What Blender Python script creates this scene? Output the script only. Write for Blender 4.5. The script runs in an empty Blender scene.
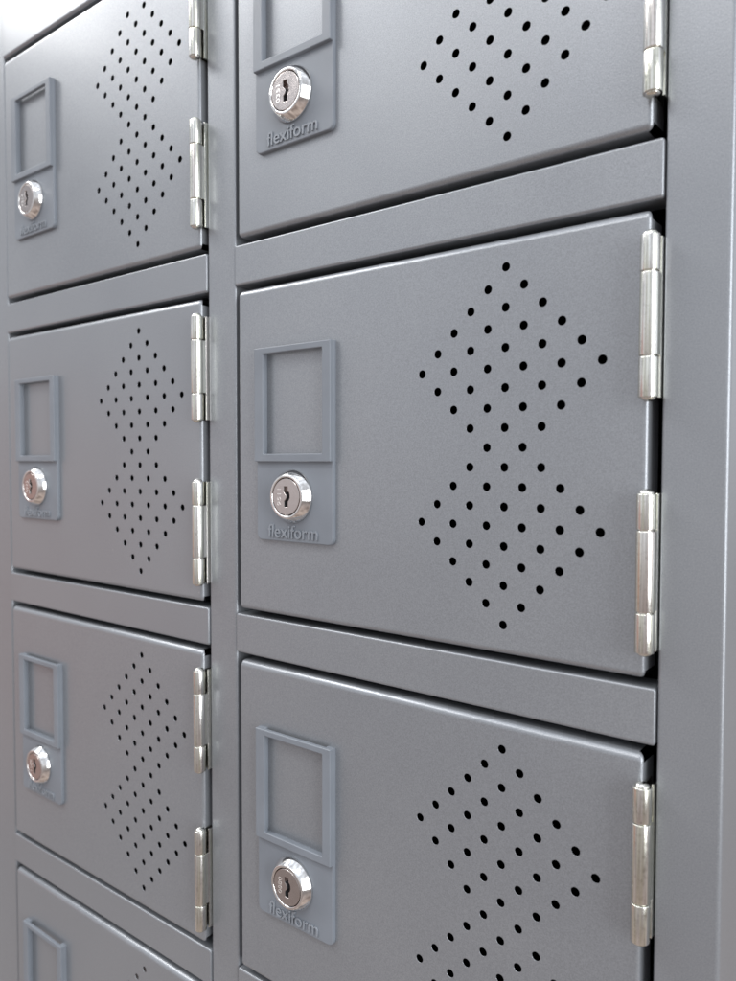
import bpy, bmesh, math
from math import sin, cos, pi, radians
from mathutils import Matrix, Vector

S = 0.0007                      # one drawing unit in metres
OFF = (62.0, 0.0, 195.0)        # puts a door's own origin at the middle of its lower edge
COL_PITCH, ROW_PITCH = 305.0, 244.0
scene = bpy.context.scene
C = scene.collection

# ------------------------------------------------------------------ materials
def new_mat(name):
    m = bpy.data.materials.new(name); m.use_nodes = True
    nt = m.node_tree
    return m, nt, nt.nodes['Principled BSDF']

def N(nt, kind, **kw):
    n = nt.nodes.new(kind)
    for k, v in kw.items():
        if k in n.inputs: n.inputs[k].default_value = v
        else: setattr(n, k, v)
    return n

def coords(nt, scale=(1, 1, 1)):
    """object coordinates shifted by a per-object random amount, so copies do not repeat"""
    tc = N(nt, 'ShaderNodeTexCoord'); oi = N(nt, 'ShaderNodeObjectInfo')
    mul = N(nt, 'ShaderNodeMath', operation='MULTIPLY'); mul.inputs[1].default_value = 7.3
    nt.links.new(oi.outputs['Random'], mul.inputs[0])
    add = N(nt, 'ShaderNodeVectorMath', operation='ADD')
    nt.links.new(tc.outputs['Object'], add.inputs[0]); nt.links.new(mul.outputs[0], add.inputs[1])
    mp = N(nt, 'ShaderNodeMapping'); mp.inputs['Scale'].default_value = scale
    nt.links.new(add.outputs[0], mp.inputs['Vector'])
    return mp.outputs[0]

def ramp(nt, src, stops, interp='LINEAR'):
    r = N(nt, 'ShaderNodeValToRGB'); cr = r.color_ramp; cr.interpolation = interp
    while len(cr.elements) < len(stops): cr.elements.new(0.5)
    for e, (p, c) in zip(cr.elements, stops):
        e.position = p; e.color = (*c, 1) if len(c) == 3 else c
    nt.links.new(src, r.inputs[0])
    return r.outputs[0]

def paint_mat(name, base, rough, metallic, flake=0.15):
    m, nt, b = new_mat(name)
    v = coords(nt)
    fl = N(nt, 'ShaderNodeTexNoise', Scale=2300.0, Detail=2.0, Roughness=0.7)
    nt.links.new(v, fl.inputs['Vector'])
    lo = tuple(c * (1 - flake) for c in base); hi = tuple(c * (1 + flake) for c in base)
    col = ramp(nt, fl.outputs['Fac'], [(0.3, lo), (0.7, hi)])
    # broad faint mottling, as on handled sheet steel
    mo = N(nt, 'ShaderNodeTexNoise', Scale=14.0, Detail=4.0)
    nt.links.new(v, mo.inputs['Vector'])
    mc = ramp(nt, mo.outputs['Fac'], [(0.3, (0.97, 0.97, 0.975)), (0.7, (1.025, 1.02, 1.015))])
    mx = N(nt, 'ShaderNodeMix', data_type='RGBA', blend_type='MULTIPLY')
    mx.inputs[0].default_value = 1.0
    nt.links.new(col, mx.inputs[6]); nt.links.new(mc, mx.inputs[7])
    du = N(nt, 'ShaderNodeTexVoronoi', Scale=55.0); nt.links.new(v, du.inputs['Vector'])
    ds = N(nt, 'ShaderNodeSeparateColor'); nt.links.new(du.outputs['Color'], ds.inputs[0])
    near = ramp(nt, du.outputs['Distance'], [(0.012, (1, 1, 1)), (0.022, (0, 0, 0))])
    few = ramp(nt, ds.outputs[0], [(0.86, (0, 0, 0)), (0.9, (.75, .75, .75))])
    dm = N(nt, 'ShaderNodeMix', data_type='RGBA', blend_type='MULTIPLY'); dm.inputs[0].default_value = 1.0
    nt.links.new(near, dm.inputs[6]); nt.links.new(few, dm.inputs[7])
    dmx = N(nt, 'ShaderNodeMix', data_type='RGBA'); nt.links.new(dm.outputs[2], dmx.inputs[0])
    nt.links.new(mx.outputs[2], dmx.inputs[6]); dmx.inputs[7].default_value = (.5, .5, .5, 1)
    nt.links.new(dmx.outputs[2], b.inputs['Base Color'])
    rr = ramp(nt, mo.outputs['Fac'], [(0.3, (rough - .035,) * 3), (0.7, (rough + .035,) * 3)])
    nt.links.new(rr, b.inputs['Roughness'])
    b.inputs['Metallic'].default_value = metallic
    b.inputs['Coat Weight'].default_value = 0.35
    b.inputs['Coat Roughness'].default_value = 0.16
    # orange peel plus a slow waviness of the sheet
    pe = N(nt, 'ShaderNodeTexNoise', Scale=1500.0, Detail=2.0)
    nt.links.new(v, pe.inputs['Vector'])
    b1 = N(nt, 'ShaderNodeBump', Strength=0.16, Distance=0.0002)
    nt.links.new(pe.outputs['Fac'], b1.inputs['Height'])
    wa = N(nt, 'ShaderNodeTexNoise', Scale=16.0, Detail=1.0)
    nt.links.new(v, wa.inputs['Vector'])
    b2 = N(nt, 'ShaderNodeBump', Strength=0.25, Distance=0.0012)
    nt.links.new(wa.outputs['Fac'], b2.inputs['Height'])
    nt.links.new(b1.outputs[0], b2.inputs['Normal'])
    nt.links.new(b2.outputs[0], b.inputs['Normal'])
    return m

def plastic_mat(name, base):
    m, nt, b = new_mat(name)
    v = coords(nt)
    n = N(nt, 'ShaderNodeTexNoise', Scale=60.0, Detail=6.0)
    nt.links.new(v, n.inputs['Vector'])
    nt.links.new(ramp(nt, n.outputs['Fac'], [(0.3, tuple(c * .93 for c in base)), (0.7, tuple(c * 1.06 for c in base))]), b.inputs['Base Color'])
    nt.links.new(ramp(nt, n.outputs['Fac'], [(0.3, (.33,) * 3), (0.7, (.44,) * 3)]), b.inputs['Roughness'])
    f = N(nt, 'ShaderNodeTexNoise', Scale=1800.0, Detail=2.0)
    nt.links.new(v, f.inputs['Vector'])
    bu = N(nt, 'ShaderNodeBump', Strength=0.06, Distance=0.0002)
    nt.links.new(f.outputs['Fac'], bu.inputs['Height']); nt.links.new(bu.outputs[0], b.inputs['Normal'])
    return m

def chrome_mat(name, base, rough):
    m, nt, b = new_mat(name)
    v = coords(nt)
    n = N(nt, 'ShaderNodeTexNoise', Scale=500.0, Detail=5.0)
    nt.links.new(v, n.inputs['Vector'])
    b.inputs['Base Color'].default_value = (*base, 1)
    b.inputs['Metallic'].default_value = 1.0
    nt.links.new(ramp(nt, n.outputs['Fac'], [(0.35, (rough,) * 3), (0.7, (rough + .07,) * 3)]), b.inputs['Roughness'])
    bu = N(nt, 'ShaderNodeBump', Strength=0.05, Distance=0.0002)
    nt.links.new(n.outputs['Fac'], bu.inputs['Height']); nt.links.new(bu.outputs[0], b.inputs['Normal'])
    return m

def zinc_mat(name):
    m, nt, b = new_mat(name)
    v = coords(nt, (1, 1, 0.03))
    n = N(nt, 'ShaderNodeTexNoise', Scale=420.0, Detail=1.5)
    nt.links.new(v, n.inputs['Vector'])
    c = ramp(nt, n.outputs['Fac'], [(0.30, (.67, .62, .59)), (0.42, (.72, .71, .68)), (0.52, (.69, .69, .60)), (0.62, (.78, .78, .76)), (0.75, (.70, .68, .66))])  # vertical streaks: chromate tints plus reflections put into the colour
    v2 = coords(nt)
    n2 = N(nt, 'ShaderNodeTexNoise', Scale=700.0, Detail=5.0)
    nt.links.new(v2, n2.inputs['Vector'])
    c2 = ramp(nt, n2.outputs['Fac'], [(0.25, (.84, .83, .81)), (0.45, (1, 1, 1)), (0.8, (1.0, .99, .97))])
    mx = N(nt, 'ShaderNodeMix', data_type='RGBA', blend_type='MULTIPLY'); mx.inputs[0].default_value = 1
    nt.links.new(c, mx.inputs[6]); nt.links.new(c2, mx.inputs[7])
    nt.links.new(mx.outputs[2], b.inputs['Base Color'])
    b.inputs['Metallic'].default_value = 1.0
    nt.links.new(ramp(nt, n2.outputs['Fac'], [(0.3, (.16,) * 3), (0.75, (.27,) * 3)]), b.inputs['Roughness'])
    bu = N(nt, 'ShaderNodeBump', Strength=0.04, Distance=0.0002)
    nt.links.new(n.outputs['Fac'], bu.inputs['Height']); nt.links.new(bu.outputs[0], b.inputs['Normal'])
    return m

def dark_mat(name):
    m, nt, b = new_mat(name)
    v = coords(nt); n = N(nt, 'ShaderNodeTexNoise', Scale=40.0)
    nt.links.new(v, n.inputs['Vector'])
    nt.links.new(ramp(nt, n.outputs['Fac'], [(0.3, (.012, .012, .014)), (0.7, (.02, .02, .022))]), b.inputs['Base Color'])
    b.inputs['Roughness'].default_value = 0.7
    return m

M_PAINT = paint_mat('grey_metallic_paint', (.280, .294, .316), .36, .5)
M_PLASTIC = plastic_mat('blue_grey_plastic', (.190, .208, .236))
M_LETTER = plastic_mat('blue_grey_plastic_lit_lettering', (.23, .25, .28))  # same plastic as the holder, lit letter edges put into a lighter colour
M_CHROME = chrome_mat('polished_chrome', (.82, .81, .80), .05)
M_PLUG = chrome_mat('satin_nickel', (.55, .505, .49), .2)
M_STAMP = chrome_mat('stamped_digits', (.92, .9, .88), .3)
M_ZINC = zinc_mat('zinc_plated_steel')
M_DARK = dark_mat('interior_steel_painted_shade')  # grey steel, the lack of light inside put into a near-black colour

# ------------------------------------------------------------------ helpers
def link(name, bm, mats, parent=None, smooth=True, off=(0, 0, 0)):
    me = bpy.data.meshes.new(name)
    for v in bm.verts:
        v.co = Vector(((v.co.x + off[0]) * S, (v.co.y + off[1]) * S, (v.co.z + off[2]) * S))
    bm.normal_update(); bm.to_mesh(me); bm.free()
    for m in (mats if isinstance(mats, (list, tuple)) else [mats]): me.materials.append(m)
    o = bpy.data.objects.new(name, me); C.objects.link(o)
    if parent: o.parent = parent
    return o

def empty(name, loc):
    o = bpy.data.objects.new(name, None); C.objects.link(o)
    o.location = [c * S for c in loc]; o.empty_display_size = 0.02
    return o

def tag(o, label, cat, group=None):
    o['label'] = label; o['category'] = cat
    if group: o['group'] = group

def tray(bm, x0, x1, z0, z1, y, rl, rr, rt, rb, depth, holes=None, open_right=False, c=0.35, seg=6, arc=5, wall=0.35):
    """sheet-metal tray: flat front at y, edges rolled back by their own radii, flanges of the given depth"""
    rings = []
    for k in range(seg + 1):
        th = k / seg * pi / 2; ins = 1 - sin(th); back = 1 - cos(th)
        ring = []
        for (cx, cz, rx, rz, a0) in ((x1 - rr - c, z1 - rt - c, rr, rt, 0), (x0 + rl + c, z1 - rt - c, rl, rt, 1),
                                     (x0 + rl + c, z0 + rb + c, rl, rb, 2), (x1 - rr - c, z0 + rb + c, rr, rb, 3)):
            for j in range(arc + 1):
                a = (a0 + j / arc) * pi / 2
                ex, ez = rx * sin(th) + c, rz * sin(th) + c
                r_ = (rx * cos(a) ** 2 + rz * sin(a) ** 2)
                ring.append(bm.verts.new((cx + ex * cos(a), y + r_ * back, cz + ez * sin(a))))
        rings.append(ring)
    rings.append([bm.verts.new((v.co.x, y + depth, v.co.z)) for v in rings[-1]])
    n = len(rings[0]); per = arc + 1
    for a, b in zip(rings[:-1], rings[1:]):
        for i in range(n):
            corner = i // per; within = i % per < arc
            if open_right and corner in (0, 3) and within and a in rings[-3:]: continue      # the flanges are not welded at the hinge side
            f = bm.faces.new((a[i], b[i], b[(i + 1) % n], a[(i + 1) % n])); f.smooth = True
    if not holes:
        bm.faces.new(rings[0])
        return
    # a 10 x 10 cell round every lattice point, the hole cut inside its cell
    hs = {(round(hx / 10), round(-hz / 10)): hr for hx, hz, hr in holes}
    i0 = min(k[0] for k in hs); i1 = max(k[0] for k in hs)
    j0 = min(k[1] for k in hs); j1 = max(k[1] for k in hs)
    G = {}
    def gv(i, j):
        if (i, j) not in G: G[i, j] = bm.verts.new((i * 10.0 - 5, y, -(j * 10.0 - 5)))
        return G[i, j]
    q = 32
    for i in range(i0, i1 + 1):
        for j in range(j0, j1 + 1):
            sq = [gv(i + 1, j), gv(i, j), gv(i, j + 1), gv(i + 1, j + 1)]      # top right, top left, bottom left, bottom right
            if (i, j) not in hs:
                bm.faces.new(sq); continue
            hr = hs[i, j]
            lp = [bm.verts.new((i * 10 + hr * cos(2 * pi * t / q), y, -j * 10 + hr * sin(2 * pi * t / q))) for t in range(q)]
            bk = [bm.verts.new((v.co.x, y + wall, v.co.z)) for v in lp]
            for t in range(q):
                u = (t + 1) % q
                bm.faces.new((sq[int(t / q * 4)], lp[u], lp[t]))
                f = bm.faces.new((lp[t], lp[u], bk[u], bk[t])); f.smooth = True
            for s_ in range(4):      # between two corners of the cell
                bm.faces.new((sq[s_], sq[(s_ + 1) % 4], lp[((s_ + 1) * q // 4) % q]))
    bd = [(i, j0) for i in range(i0, i1 + 1)] + [(i1 + 1, j) for j in range(j0, j1 + 1)] + [(i, j1 + 1) for i in range(i1 + 1, i0, -1)] + [(i0, j) for j in range(j1 + 1, j0, -1)]
    bv = [gv(*k) for k in bd]
    edges = [bm.edges.get((rings[0][i], rings[0][(i + 1) % n])) for i in range(n)]
    edges = [e or bm.edges.new((rings[0][i], rings[0][(i + 1) % n])) for i, e in enumerate(edges)]
    edges += [bm.edges.get((bv[i], bv[(i + 1) % len(bv)])) for i in range(len(bv))]
    bmesh.ops.triangle_fill(bm, use_beauty=True, use_dissolve=False, edges=edges, normal=(0, -1, 0))
    bm.normal_update()
    for f in bm.faces:
        if f.calc_center_median().y < y + 1e-4 and f.normal.y > 0: f.normal_flip()

def box(bm, x0, x1, y0, y1, z0, z1, bevel=0.0):
    r = bmesh.ops.create_cube(bm, size=1.0)
    vs = r['verts']
    for v in vs:
        v.co = Vector(((x0 + x1) / 2 + v.co.x * (x1 - x0), (y0 + y1) / 2 + v.co.y * (y1 - y0), (z0 + z1) / 2 + v.co.z * (z1 - z0)))
    if bevel:
        es = list({e for v in vs for e in v.link_edges})
        bmesh.ops.bevel(bm, geom=es, offset=bevel, segments=2, affect='EDGES', profile=0.5)

def prism(bm, outer, y0, y1, holes=(), bevel=0.0, mat_index=0):
    """polygon in X/Z extruded from y0 (back) to y1 (front, smaller y), front edges bevelled"""
    loops = []
    for lp in (outer, *holes):
        loops.append([bm.verts.new((x, y1, z)) for x, z in lp])
    edges = []
    for lp in loops:
        edges += [bm.edges.new((lp[i], lp[(i + 1) % len(lp)])) for i in range(len(lp))]
    r = bmesh.ops.triangle_fill(bm, use_beauty=True, use_dissolve=True, edges=edges, normal=(0, -1, 0))
    front = [g for g in r['geom'] if isinstance(g, bmesh.types.BMFace)]
    for f in front: f.material_index = mat_index
    for lp in loops:
        bk = [bm.verts.new((v.co.x, y0, v.co.z)) for v in lp]
        for i in range(len(lp)):
            j = (i + 1) % len(lp)
            f = bm.faces.new((lp[i], lp[j], bk[j], bk[i])); f.material_index = mat_index
    bmesh.ops.recalc_face_normals(bm, faces=bm.faces[:])
    if bevel:
        es = [e for e in edges if e.is_valid]
        vert_es = []
        bmesh.ops.bevel(bm, geom=es, offset=bevel, segments=3, affect='EDGES', profile=0.5)

def rrect(x0, x1, z0, z1, rs, seg=6):
    """rounded rectangle, radii per corner (top right, top left, bottom left, bottom right), counter-clockwise"""
    out = []
    for k, (cx, cz, sx, sz) in enumerate(((x1, z1, -1, -1), (x0, z1, 1, -1), (x0, z0, 1, 1), (x1, z0, -1, 1))):
        r = rs[k]
        if r <= 0: out.append((cx, cz)); continue
        for j in range(seg + 1):
            a = (k + j / seg) * pi / 2
            out.append((cx + sx * r + r * cos(a), cz + sz * r + r * sin(a)))
    return out

def lathe(bm, profile, cx, cz, seg=64, axis='Y', cy=0.0, smooth_angle=None, cap=True):
    """profile of (radius, position along the axis)"""
    rings = []
    for r, t in profile:
        ring = []
        for k in range(seg):
            a = 2 * pi * k / seg
            if axis == 'Y': ring.append(bm.verts.new((cx + r * cos(a), t, cz + r * sin(a))))
            else: ring.append(bm.verts.new((cx + r * cos(a), cy + r * sin(a), t)))
        rings.append(ring)
    for a, b in zip(rings[:-1], rings[1:]):
        for k in range(seg):
            f = bm.faces.new((a[k], a[(k + 1) % seg], b[(k + 1) % seg], b[k])); f.smooth = True
    if cap:
        bm.faces.new(rings[0]); bm.faces.new(rings[-1])
    bmesh.ops.recalc_face_normals(bm, faces=bm.faces[:])

def text_bm(body, x0, x1, base_z, ascender, y, raise_, rot=0.0, thin=0.0):
    """lettering standing proud of a plate facing -Y; fitted between x0 and x1"""
    cu = bpy.data.curves.new('lettering', 'FONT'); cu.body = body
    cu.size = 1.0; cu.extrude = 0.5; cu.offset = thin; cu.resolution_u = 6
    o = bpy.data.objects.new('lettering_source', cu); C.objects.link(o)
    bpy.context.view_layer.update()
    dg = bpy.context.evaluated_depsgraph_get()
    me = bpy.data.meshes.new_from_object(o.evaluated_get(dg))
    bm = bmesh.new(); bm.from_mesh(me)
    bpy.data.objects.remove(o); bpy.data.meshes.remove(me); bpy.data.curves.remove(cu)
    xs = [v.co.x for v in bm.verts]; ys = [v.co.y for v in bm.verts]
    ax, bx_ = min(xs), max(xs); ay, by = min(ys), max(ys)
    for v in bm.verts:
        X = x0 + (v.co.x - ax) / (bx_ - ax) * (x1 - x0)
        Z = base_z + (v.co.y - ay) / (by - ay) * ascender
        Y = y - (v.co.z + 0.5) * raise_ + 0.05
        v.co = (X, Y, Z)
    bmesh.ops.remove_doubles(bm, verts=bm.verts[:], dist=0.001)
    bmesh.ops.recalc_face_normals(bm, faces=bm.faces[:])
    return bm

# ------------------------------------------------------------------ one locker door
def vent_holes():
    rows = [1, 2, 3, 4, 5, 6, 5, 4, 3, 2, 3, 4, 5, 6, 5, 4, 3, 2, 1]
    return [((-(n - 1) + 2 * k) * 10.0, -j * 10.0, 2.3) for j, n in enumerate(rows) for k in range(n)]

PX0, PX1, PZ0, PZ1 = -176.0, -111.4, -147.4, -25.7      # label holder
LX, LZ = -144.0, -118.8                                  # lock centre

def make_door():
    root = empty('locker', (0, 0, 0))
    bm = bmesh.new()
    tray(bm, -195.2, 71.2, -195.0, 14.6, 0.0, 1.2, 2.2, 3.9, 3.0, 15.0, holes=vent_holes(), open_right=True)
    link('door_panel', bm, M_PAINT, root, off=OFF)

    # label holder: a back layer open at the top as a card slot, and a raised window frame in front of it
    bm = bmesh.new()
    r = 4.0; seg = 6
    out = []
    out += [(PX1, PZ1)] + [(-117.2, PZ1), (-117.2, -93.2), (-169.0, -93.2), (-169.0, PZ1)] + [(PX0, PZ1)]
    for j in range(seg + 1):
        a = pi + j / seg * pi / 2; out.append((PX0 + r + r * cos(a), PZ0 + r + r * sin(a)))
    for j in range(seg + 1):
        a = 1.5 * pi + j / seg * pi / 2; out.append((PX1 - r + r * cos(a), PZ0 + r + r * sin(a)))
    prism(bm, out, -0.05, -2.7, bevel=0.8)
    fr = rrect(PX0 + .15, PX1 - .15, -97.4, PZ1 + .1, (0.5, 0.5, 0.8, 0.8), 3)
    win = list(reversed(rrect(-167.8, -118.2, -92.4, -29.6, (0.5, 0.5, 0.6, 0.6), 3)))
    prism(bm, fr, -2.6, -5.2, holes=[win], bevel=0.65)
    holder = link('label_holder', bm, M_PLASTIC, root, off=OFF)
    link('lettering', text_bm('flexiform', -165.2, -123.2, -145.0, 8.3, -2.7, 0.95, thin=0.004), M_LETTER, holder, off=OFF)

    # lock: conical bezel, plug with keyhole, stamped number
    bm = bmesh.new()
    lathe(bm, [(16.3, -2.6), (16.6, -2.8), (16.6, -3.9), (16.45, -4.3), (13.75, -8.7), (13.45, -9.05), (13.1, -9.2), (12.3, -9.2), (12.0, -9.1), (11.75, -8.7), (11.7, -5.0)], LX, LZ, cap=False)
    lock = link('lock', bm, M_CHROME, root, off=OFF)
    bm = bmesh.new()
    key = [(-1.8, 6.2), (1.3, 6.2), (1.4, 3.8), (2.5, 2.8), (3.0, 1.4), (3.0, -.6), (2.4, -1.9), (1.5, -2.8), (1.4, -6.3), (-1.5, -6.3), (-1.6, -2.9), (-.4, -1.8), (.3, -.6), (.2, .7), (-.8, 1.8), (-1.8, 2.8)]
    q = 56
    rim = [(LX + 11.25 * cos(2 * pi * t / q), LZ + 11.25 * sin(2 * pi * t / q)) for t in range(q)]
    hole = [(LX + x, LZ + z) for x, z in key]
    prism(bm, rim, -5.0, -9.0, holes=[hole], bevel=0.35)
    # back of the keyway, the shade inside put into its near-black colour
    f0 = len(bm.faces)
    box(bm, LX - 3, LX + 4, -5.2, -5.0, LZ - 7, LZ + 7)
    bm.faces.ensure_lookup_table()
    for f in bm.faces[f0:]: f.material_index = 1
    link('plug', bm, [M_PLUG, M_DARK], lock, off=OFF)
    tb = text_bm('9511', -5.2, 5.2, 0.0, 3.0, -9.0, 0.12)
    for v in tb.verts:      # turned to read upwards along the left of the keyway
        x, z = v.co.x, v.co.z
        v.co.x = LX - 4.4 - z; v.co.z = LZ - .4 + x
    link('stamped_number', tb, M_STAMP, lock, off=OFF)

    # two butt hinges: leaves inside the gap, three knuckles, a domed pin
    def hinge(top):
        bm = bmesh.new()
        box(bm, 75.0, 76.15, 0.3, 14.0, top - 73.0, top - 2.4, .15)
        box(bm, 75.0, 76.15, -4.3, 0.3, top - 54.6, top - 18.9, .15)
        box(bm, 71.35, 72.5, -3.0, 10.0, top - 73.0, top - 55.4, .15)
        box(bm, 71.35, 72.5, -3.0, 10.0, top - 18.2, top - 2.4, .15)
        h = link('hinge', bm, M_ZINC, root, smooth=False, off=OFF)
        R = 4.2
        for a, b in ((-2.4, -18.3), (-18.8, -54.9), (-55.4, -73.2)):
            bm = bmesh.new()
            lathe(bm, [(R - 1.0, top + a), (R - .35, top + a), (R - .08, top + a - .12), (R, top + a - .45), (R, top + b + .45), (R - .08, top + b + .12), (R - .35, top + b), (R - 1.0, top + b)], 72.4, 0, 40, 'Z', cy=-4.3, cap=False)
            link('knuckle', bm, M_ZINC, h, off=OFF)
        bm = bmesh.new()
        prof = [(3.35 * cos(t * pi / 12), top - 2.5 + 2.3 * sin(t * pi / 12)) for t in range(5, -1, -1)]
        prof = [(0.2, top - .15)] + prof + [(3.2, top - 3.0), (3.2, top - 72.6)]
        prof += [(3.3 * cos(t * pi / 12), top - 73.0 - 2.0 * sin(t * pi / 12)) for t in range(0, 6)] + [(.2, top - 75.0)]
        lathe(bm, prof, 72.4, 0, 32, 'Z', cy=-4.3)
        link('pin', bm, M_ZINC, h, off=OFF)
    hinge(4.2); hinge(-108.8)
    return root

def copy_tree(o, parent=None):
    c = o.copy(); C.objects.link(c)
    if parent: c.parent = parent
    for ch in list(o.children): copy_tree(ch, c)
    return c

proto = make_door()
spots = [   # column, row, label
    (0, 0, 'grey perforated locker door shown whole in the middle of the right-hand column'),
    (0, -1, 'grey perforated locker door of the right-hand column cut off by the top of the photo'),
    (0, 1, 'perforated right-hand locker with a coppery pink lock face, cut off by the bottom edge'),
    (-1, -1, 'topmost locker of the left column, glaring white in its upper corner'),
    (-1, 0, 'second locker door from the top of the left column, reddish tint on its lock'),
    (-1, 1, 'third locker door from the top of the left column, shown whole with yellowish hinges'),
    (-1, 2, 'lowest locker of the left column, only its top corner and label frame showing'),
]
for i, (c, r, lab) in enumerate(spots):
    o = proto if i == 0 else copy_tree(proto)
    o.location = ((c * COL_PITCH - OFF[0]) * S, 0, (-r * ROW_PITCH - OFF[2]) * S)
    tag(o, lab, 'locker', 'perforated grey lockers')

# the key numbers differ from lock to lock
for o, num in zip([c for c in C.objects if c.name.startswith('stamped_number')], ('9511', '0351', '0880', '7214', '0932', '1186', '4405')):
    tb = text_bm(num, -5.2, 5.2, 0.0, 3.0, -9.0, 0.12)
    for v in tb.verts:
        x, z = v.co.x, v.co.z
        v.co = ((LX - 4.4 - z + OFF[0]) * S, v.co.y * S, (LZ - .4 + x + OFF[2]) * S)
    me = bpy.data.meshes.new('stamped_number'); tb.to_mesh(me); tb.free(); me.materials.append(M_STAMP)
    o.data = me

# ------------------------------------------------------------------ the cabinet that carries them
cab = empty('locker_cabinet', (-200, 0, -712))
tag(cab, 'grey painted steel locker cabinet with posts and cross rails framing all the doors', 'locker cabinet')
CO = (200, 0, 712)
YF = 2.5
for x0, x1, rl, rr in ((76.4, 104.4, 1.4, 2.1), (-228.6, -201.4, 1.4, 1.6), (-548.0, -506.2, 2.8, 1.6)):
    bm = bmesh.new()
    tray(bm, x0, x1, -712, 345, YF, rl, rr, 1.5, 1.5, 22.0 if x1 < 100 else 30.0)
    link('post', bm, M_PAINT, cab, off=CO)
for c in (0, -1):
    for r in (0, 1, 2, 3):
        bm = bmesh.new()
        tray(bm, -200.8 + c * COL_PITCH, 75.8 + c * COL_PITCH, 18.6 - r * ROW_PITCH, 45.0 - r * ROW_PITCH, YF - 1.2, 1.2, 1.0, 1.3, 1.6, 16.0)
        link('rail', bm, M_PAINT, cab, off=CO)
    bm = bmesh.new()
    tray(bm, -200.8 + c * COL_PITCH, 75.8 + c * COL_PITCH, 263.0, 344.0, YF - 1.2, 1.3, 1.0, 1.4, 2.4, 16.0)
    link('header_rail', bm, M_PAINT, cab, off=CO)
    for r in (0, 1, 2, 3):
        bm = bmesh.new()
        z = 32 - r * ROW_PITCH
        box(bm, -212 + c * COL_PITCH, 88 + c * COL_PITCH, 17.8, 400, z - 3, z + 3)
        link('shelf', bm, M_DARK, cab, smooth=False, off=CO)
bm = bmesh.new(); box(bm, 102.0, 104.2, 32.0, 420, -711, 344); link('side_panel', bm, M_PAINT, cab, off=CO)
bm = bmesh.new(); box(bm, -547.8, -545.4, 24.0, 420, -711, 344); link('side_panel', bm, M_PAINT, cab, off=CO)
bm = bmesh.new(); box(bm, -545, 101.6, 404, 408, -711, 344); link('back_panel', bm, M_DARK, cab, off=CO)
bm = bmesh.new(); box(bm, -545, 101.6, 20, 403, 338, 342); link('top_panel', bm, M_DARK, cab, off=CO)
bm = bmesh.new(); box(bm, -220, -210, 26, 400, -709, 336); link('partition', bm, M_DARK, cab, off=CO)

# ------------------------------------------------------------------ surroundings as light: pale ceiling above, warm floor below
w = bpy.data.worlds.new('World'); scene.world = w; w.use_nodes = True
nt = w.node_tree; bg = nt.nodes['Background']
tc = N(nt, 'ShaderNodeTexCoord'); sx = N(nt, 'ShaderNodeSeparateXYZ')
nt.links.new(tc.outputs['Generated'], sx.inputs[0])
mr = N(nt, 'ShaderNodeMapRange'); mr.inputs[1].default_value = -1; mr.inputs[2].default_value = 1
nt.links.new(sx.outputs['Z'], mr.inputs[0])
grad = ramp(nt, mr.outputs[0], [(0.0, (.50, .41, .36)), (0.13, (.40, .33, .30)), (0.30, (.315, .28, .27)), (0.44, (.45, .432, .43)), (0.50, (.58, .57, .58)), (0.56, (.70, .71, .74)), (0.70, (.70, .73, .78)), (1.0, (.95, 1.0, 1.08))])
# soft uneven brightness sideways, as a lit room gives
mp = N(nt, 'ShaderNodeMapping'); mp.inputs['Scale'].default_value = (2.6, 2.6, 1.6)
nt.links.new(tc.outputs['Generated'], mp.inputs[0])
vo = N(nt, 'ShaderNodeTexNoise', Scale=1.5, Detail=1.5, Roughness=.45)
nt.links.new(mp.outputs[0], vo.inputs['Vector'])
blk = ramp(nt, vo.outputs['Fac'], [(0.32, (.45, .43, .43)), (0.5, (.95, .95, .95)), (0.68, (1.45, 1.47, 1.5))])
mx = N(nt, 'ShaderNodeMix', data_type='RGBA', blend_type='MULTIPLY'); mx.inputs[0].default_value = .8
nt.links.new(grad, mx.inputs[6]); nt.links.new(blk, mx.inputs[7])
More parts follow.
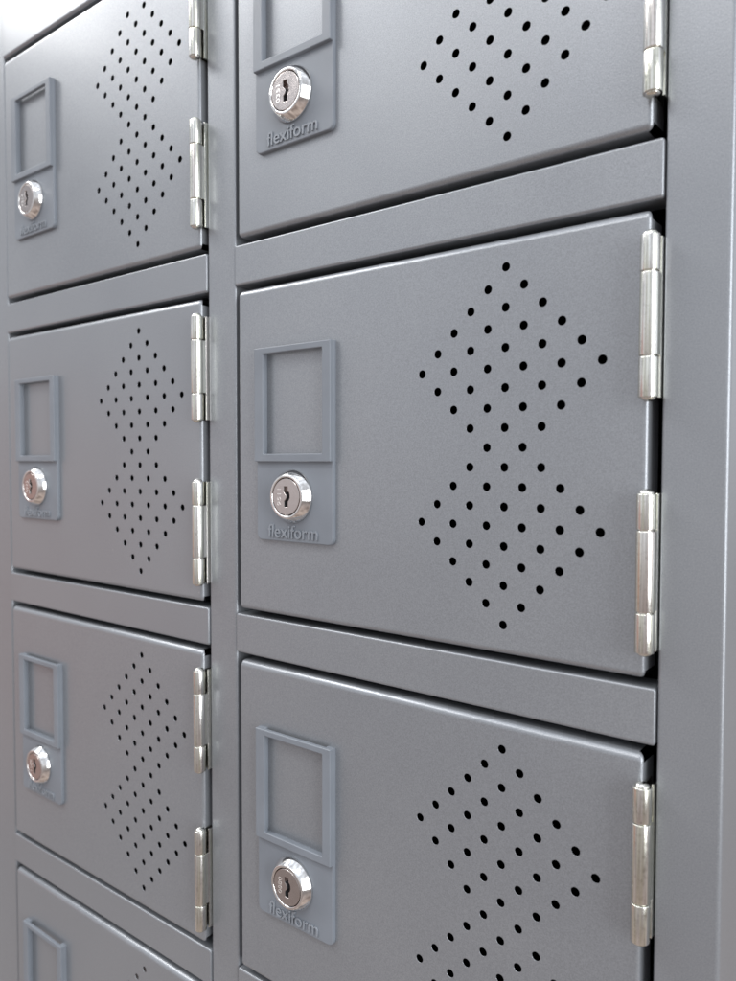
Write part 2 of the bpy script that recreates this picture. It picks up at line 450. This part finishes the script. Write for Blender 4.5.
# a warm reddish patch low on the left, added to redden the lock reflections
dt = N(nt, 'ShaderNodeVectorMath', operation='DOT_PRODUCT'); nt.links.new(tc.outputs['Generated'], dt.inputs[0])
dt.inputs[1].default_value = Vector((-.88, -.46, -.15)).normalized()
pm = ramp(nt, dt.outputs['Value'], [(0.955, (0, 0, 0)), (0.985, (.8, .8, .8))])
mw = N(nt, 'ShaderNodeMix', data_type='RGBA'); nt.links.new(pm, mw.inputs[0])
nt.links.new(mx.outputs[2], mw.inputs[6]); mw.inputs[7].default_value = (.50, .29, .25, 1)
nt.links.new(mw.outputs[2], bg.inputs['Color']); bg.inputs['Strength'].default_value = 1.1

def area(name, loc, target, size, power, color):
    l = bpy.data.lights.new(name, 'AREA'); l.shape = 'RECTANGLE'; l.size, l.size_y = size; l.energy = power; l.color = color
    o = bpy.data.objects.new(name, l); C.objects.link(o); o.location = loc
    o.rotation_euler = (Vector(target) - Vector(loc)).to_track_quat('-Z', 'Y').to_euler()
    return o
T = (-.1, 0, -.05)
area('ceiling_lamp', (-1.95, -.86, 1.26), (-.35, 0, .2), (.45, .3), 3.5, (1, .99, .97))
area('ceiling_lamp', (.2, -1.0, 1.75), T, (1.2, .3), 12, (1, .99, .97))
area('ceiling_lamp', (-.6, -2.2, 1.75), T, (1.2, .3), 11, (1, .99, .97))
area('ceiling_lamp', (-1.5, -.55, 1.35), (-.15, 0, -.15), (1.7, .24), 18, (1, .99, .97))
area('window_light', (1.85, -.62, .1), (.05, 0, -.1), (1.0, 1.6), 34, (.95, .98, 1))

# ------------------------------------------------------------------ camera
cam = bpy.data.cameras.new('camera'); co = bpy.data.objects.new('camera', cam); C.objects.link(co)
cam.sensor_fit = 'VERTICAL'; cam.sensor_height = 36.0; cam.sensor_width = 27.0
cam.lens = 762.17 / 981 * 36
right = Vector((0.78626057, 0.61789233, 0.00183783)); fwd = Vector((-0.61740939, 0.78575699, -0.03730427)); up = Vector((-0.02449411, 0.02819618, 0.99930226))
m = Matrix((( right.x, up.x, -fwd.x), (right.y, up.y, -fwd.y), (right.z, up.z, -fwd.z)))
co.matrix_world = Matrix.Translation(Vector((183.3669, -344.3015, -97.4648)) * S) @ m.to_4x4()
cam.clip_start = 0.01; cam.clip_end = 50
cam.dof.use_dof = True; cam.dof.focus_distance = 430 * S; cam.dof.aperture_fstop = 13.0
scene.camera = co
scene.view_settings.view_transform = 'Standard'; scene.view_settings.look = 'None'
scene.view_settings.exposure = 0; scene.view_settings.gamma = 1
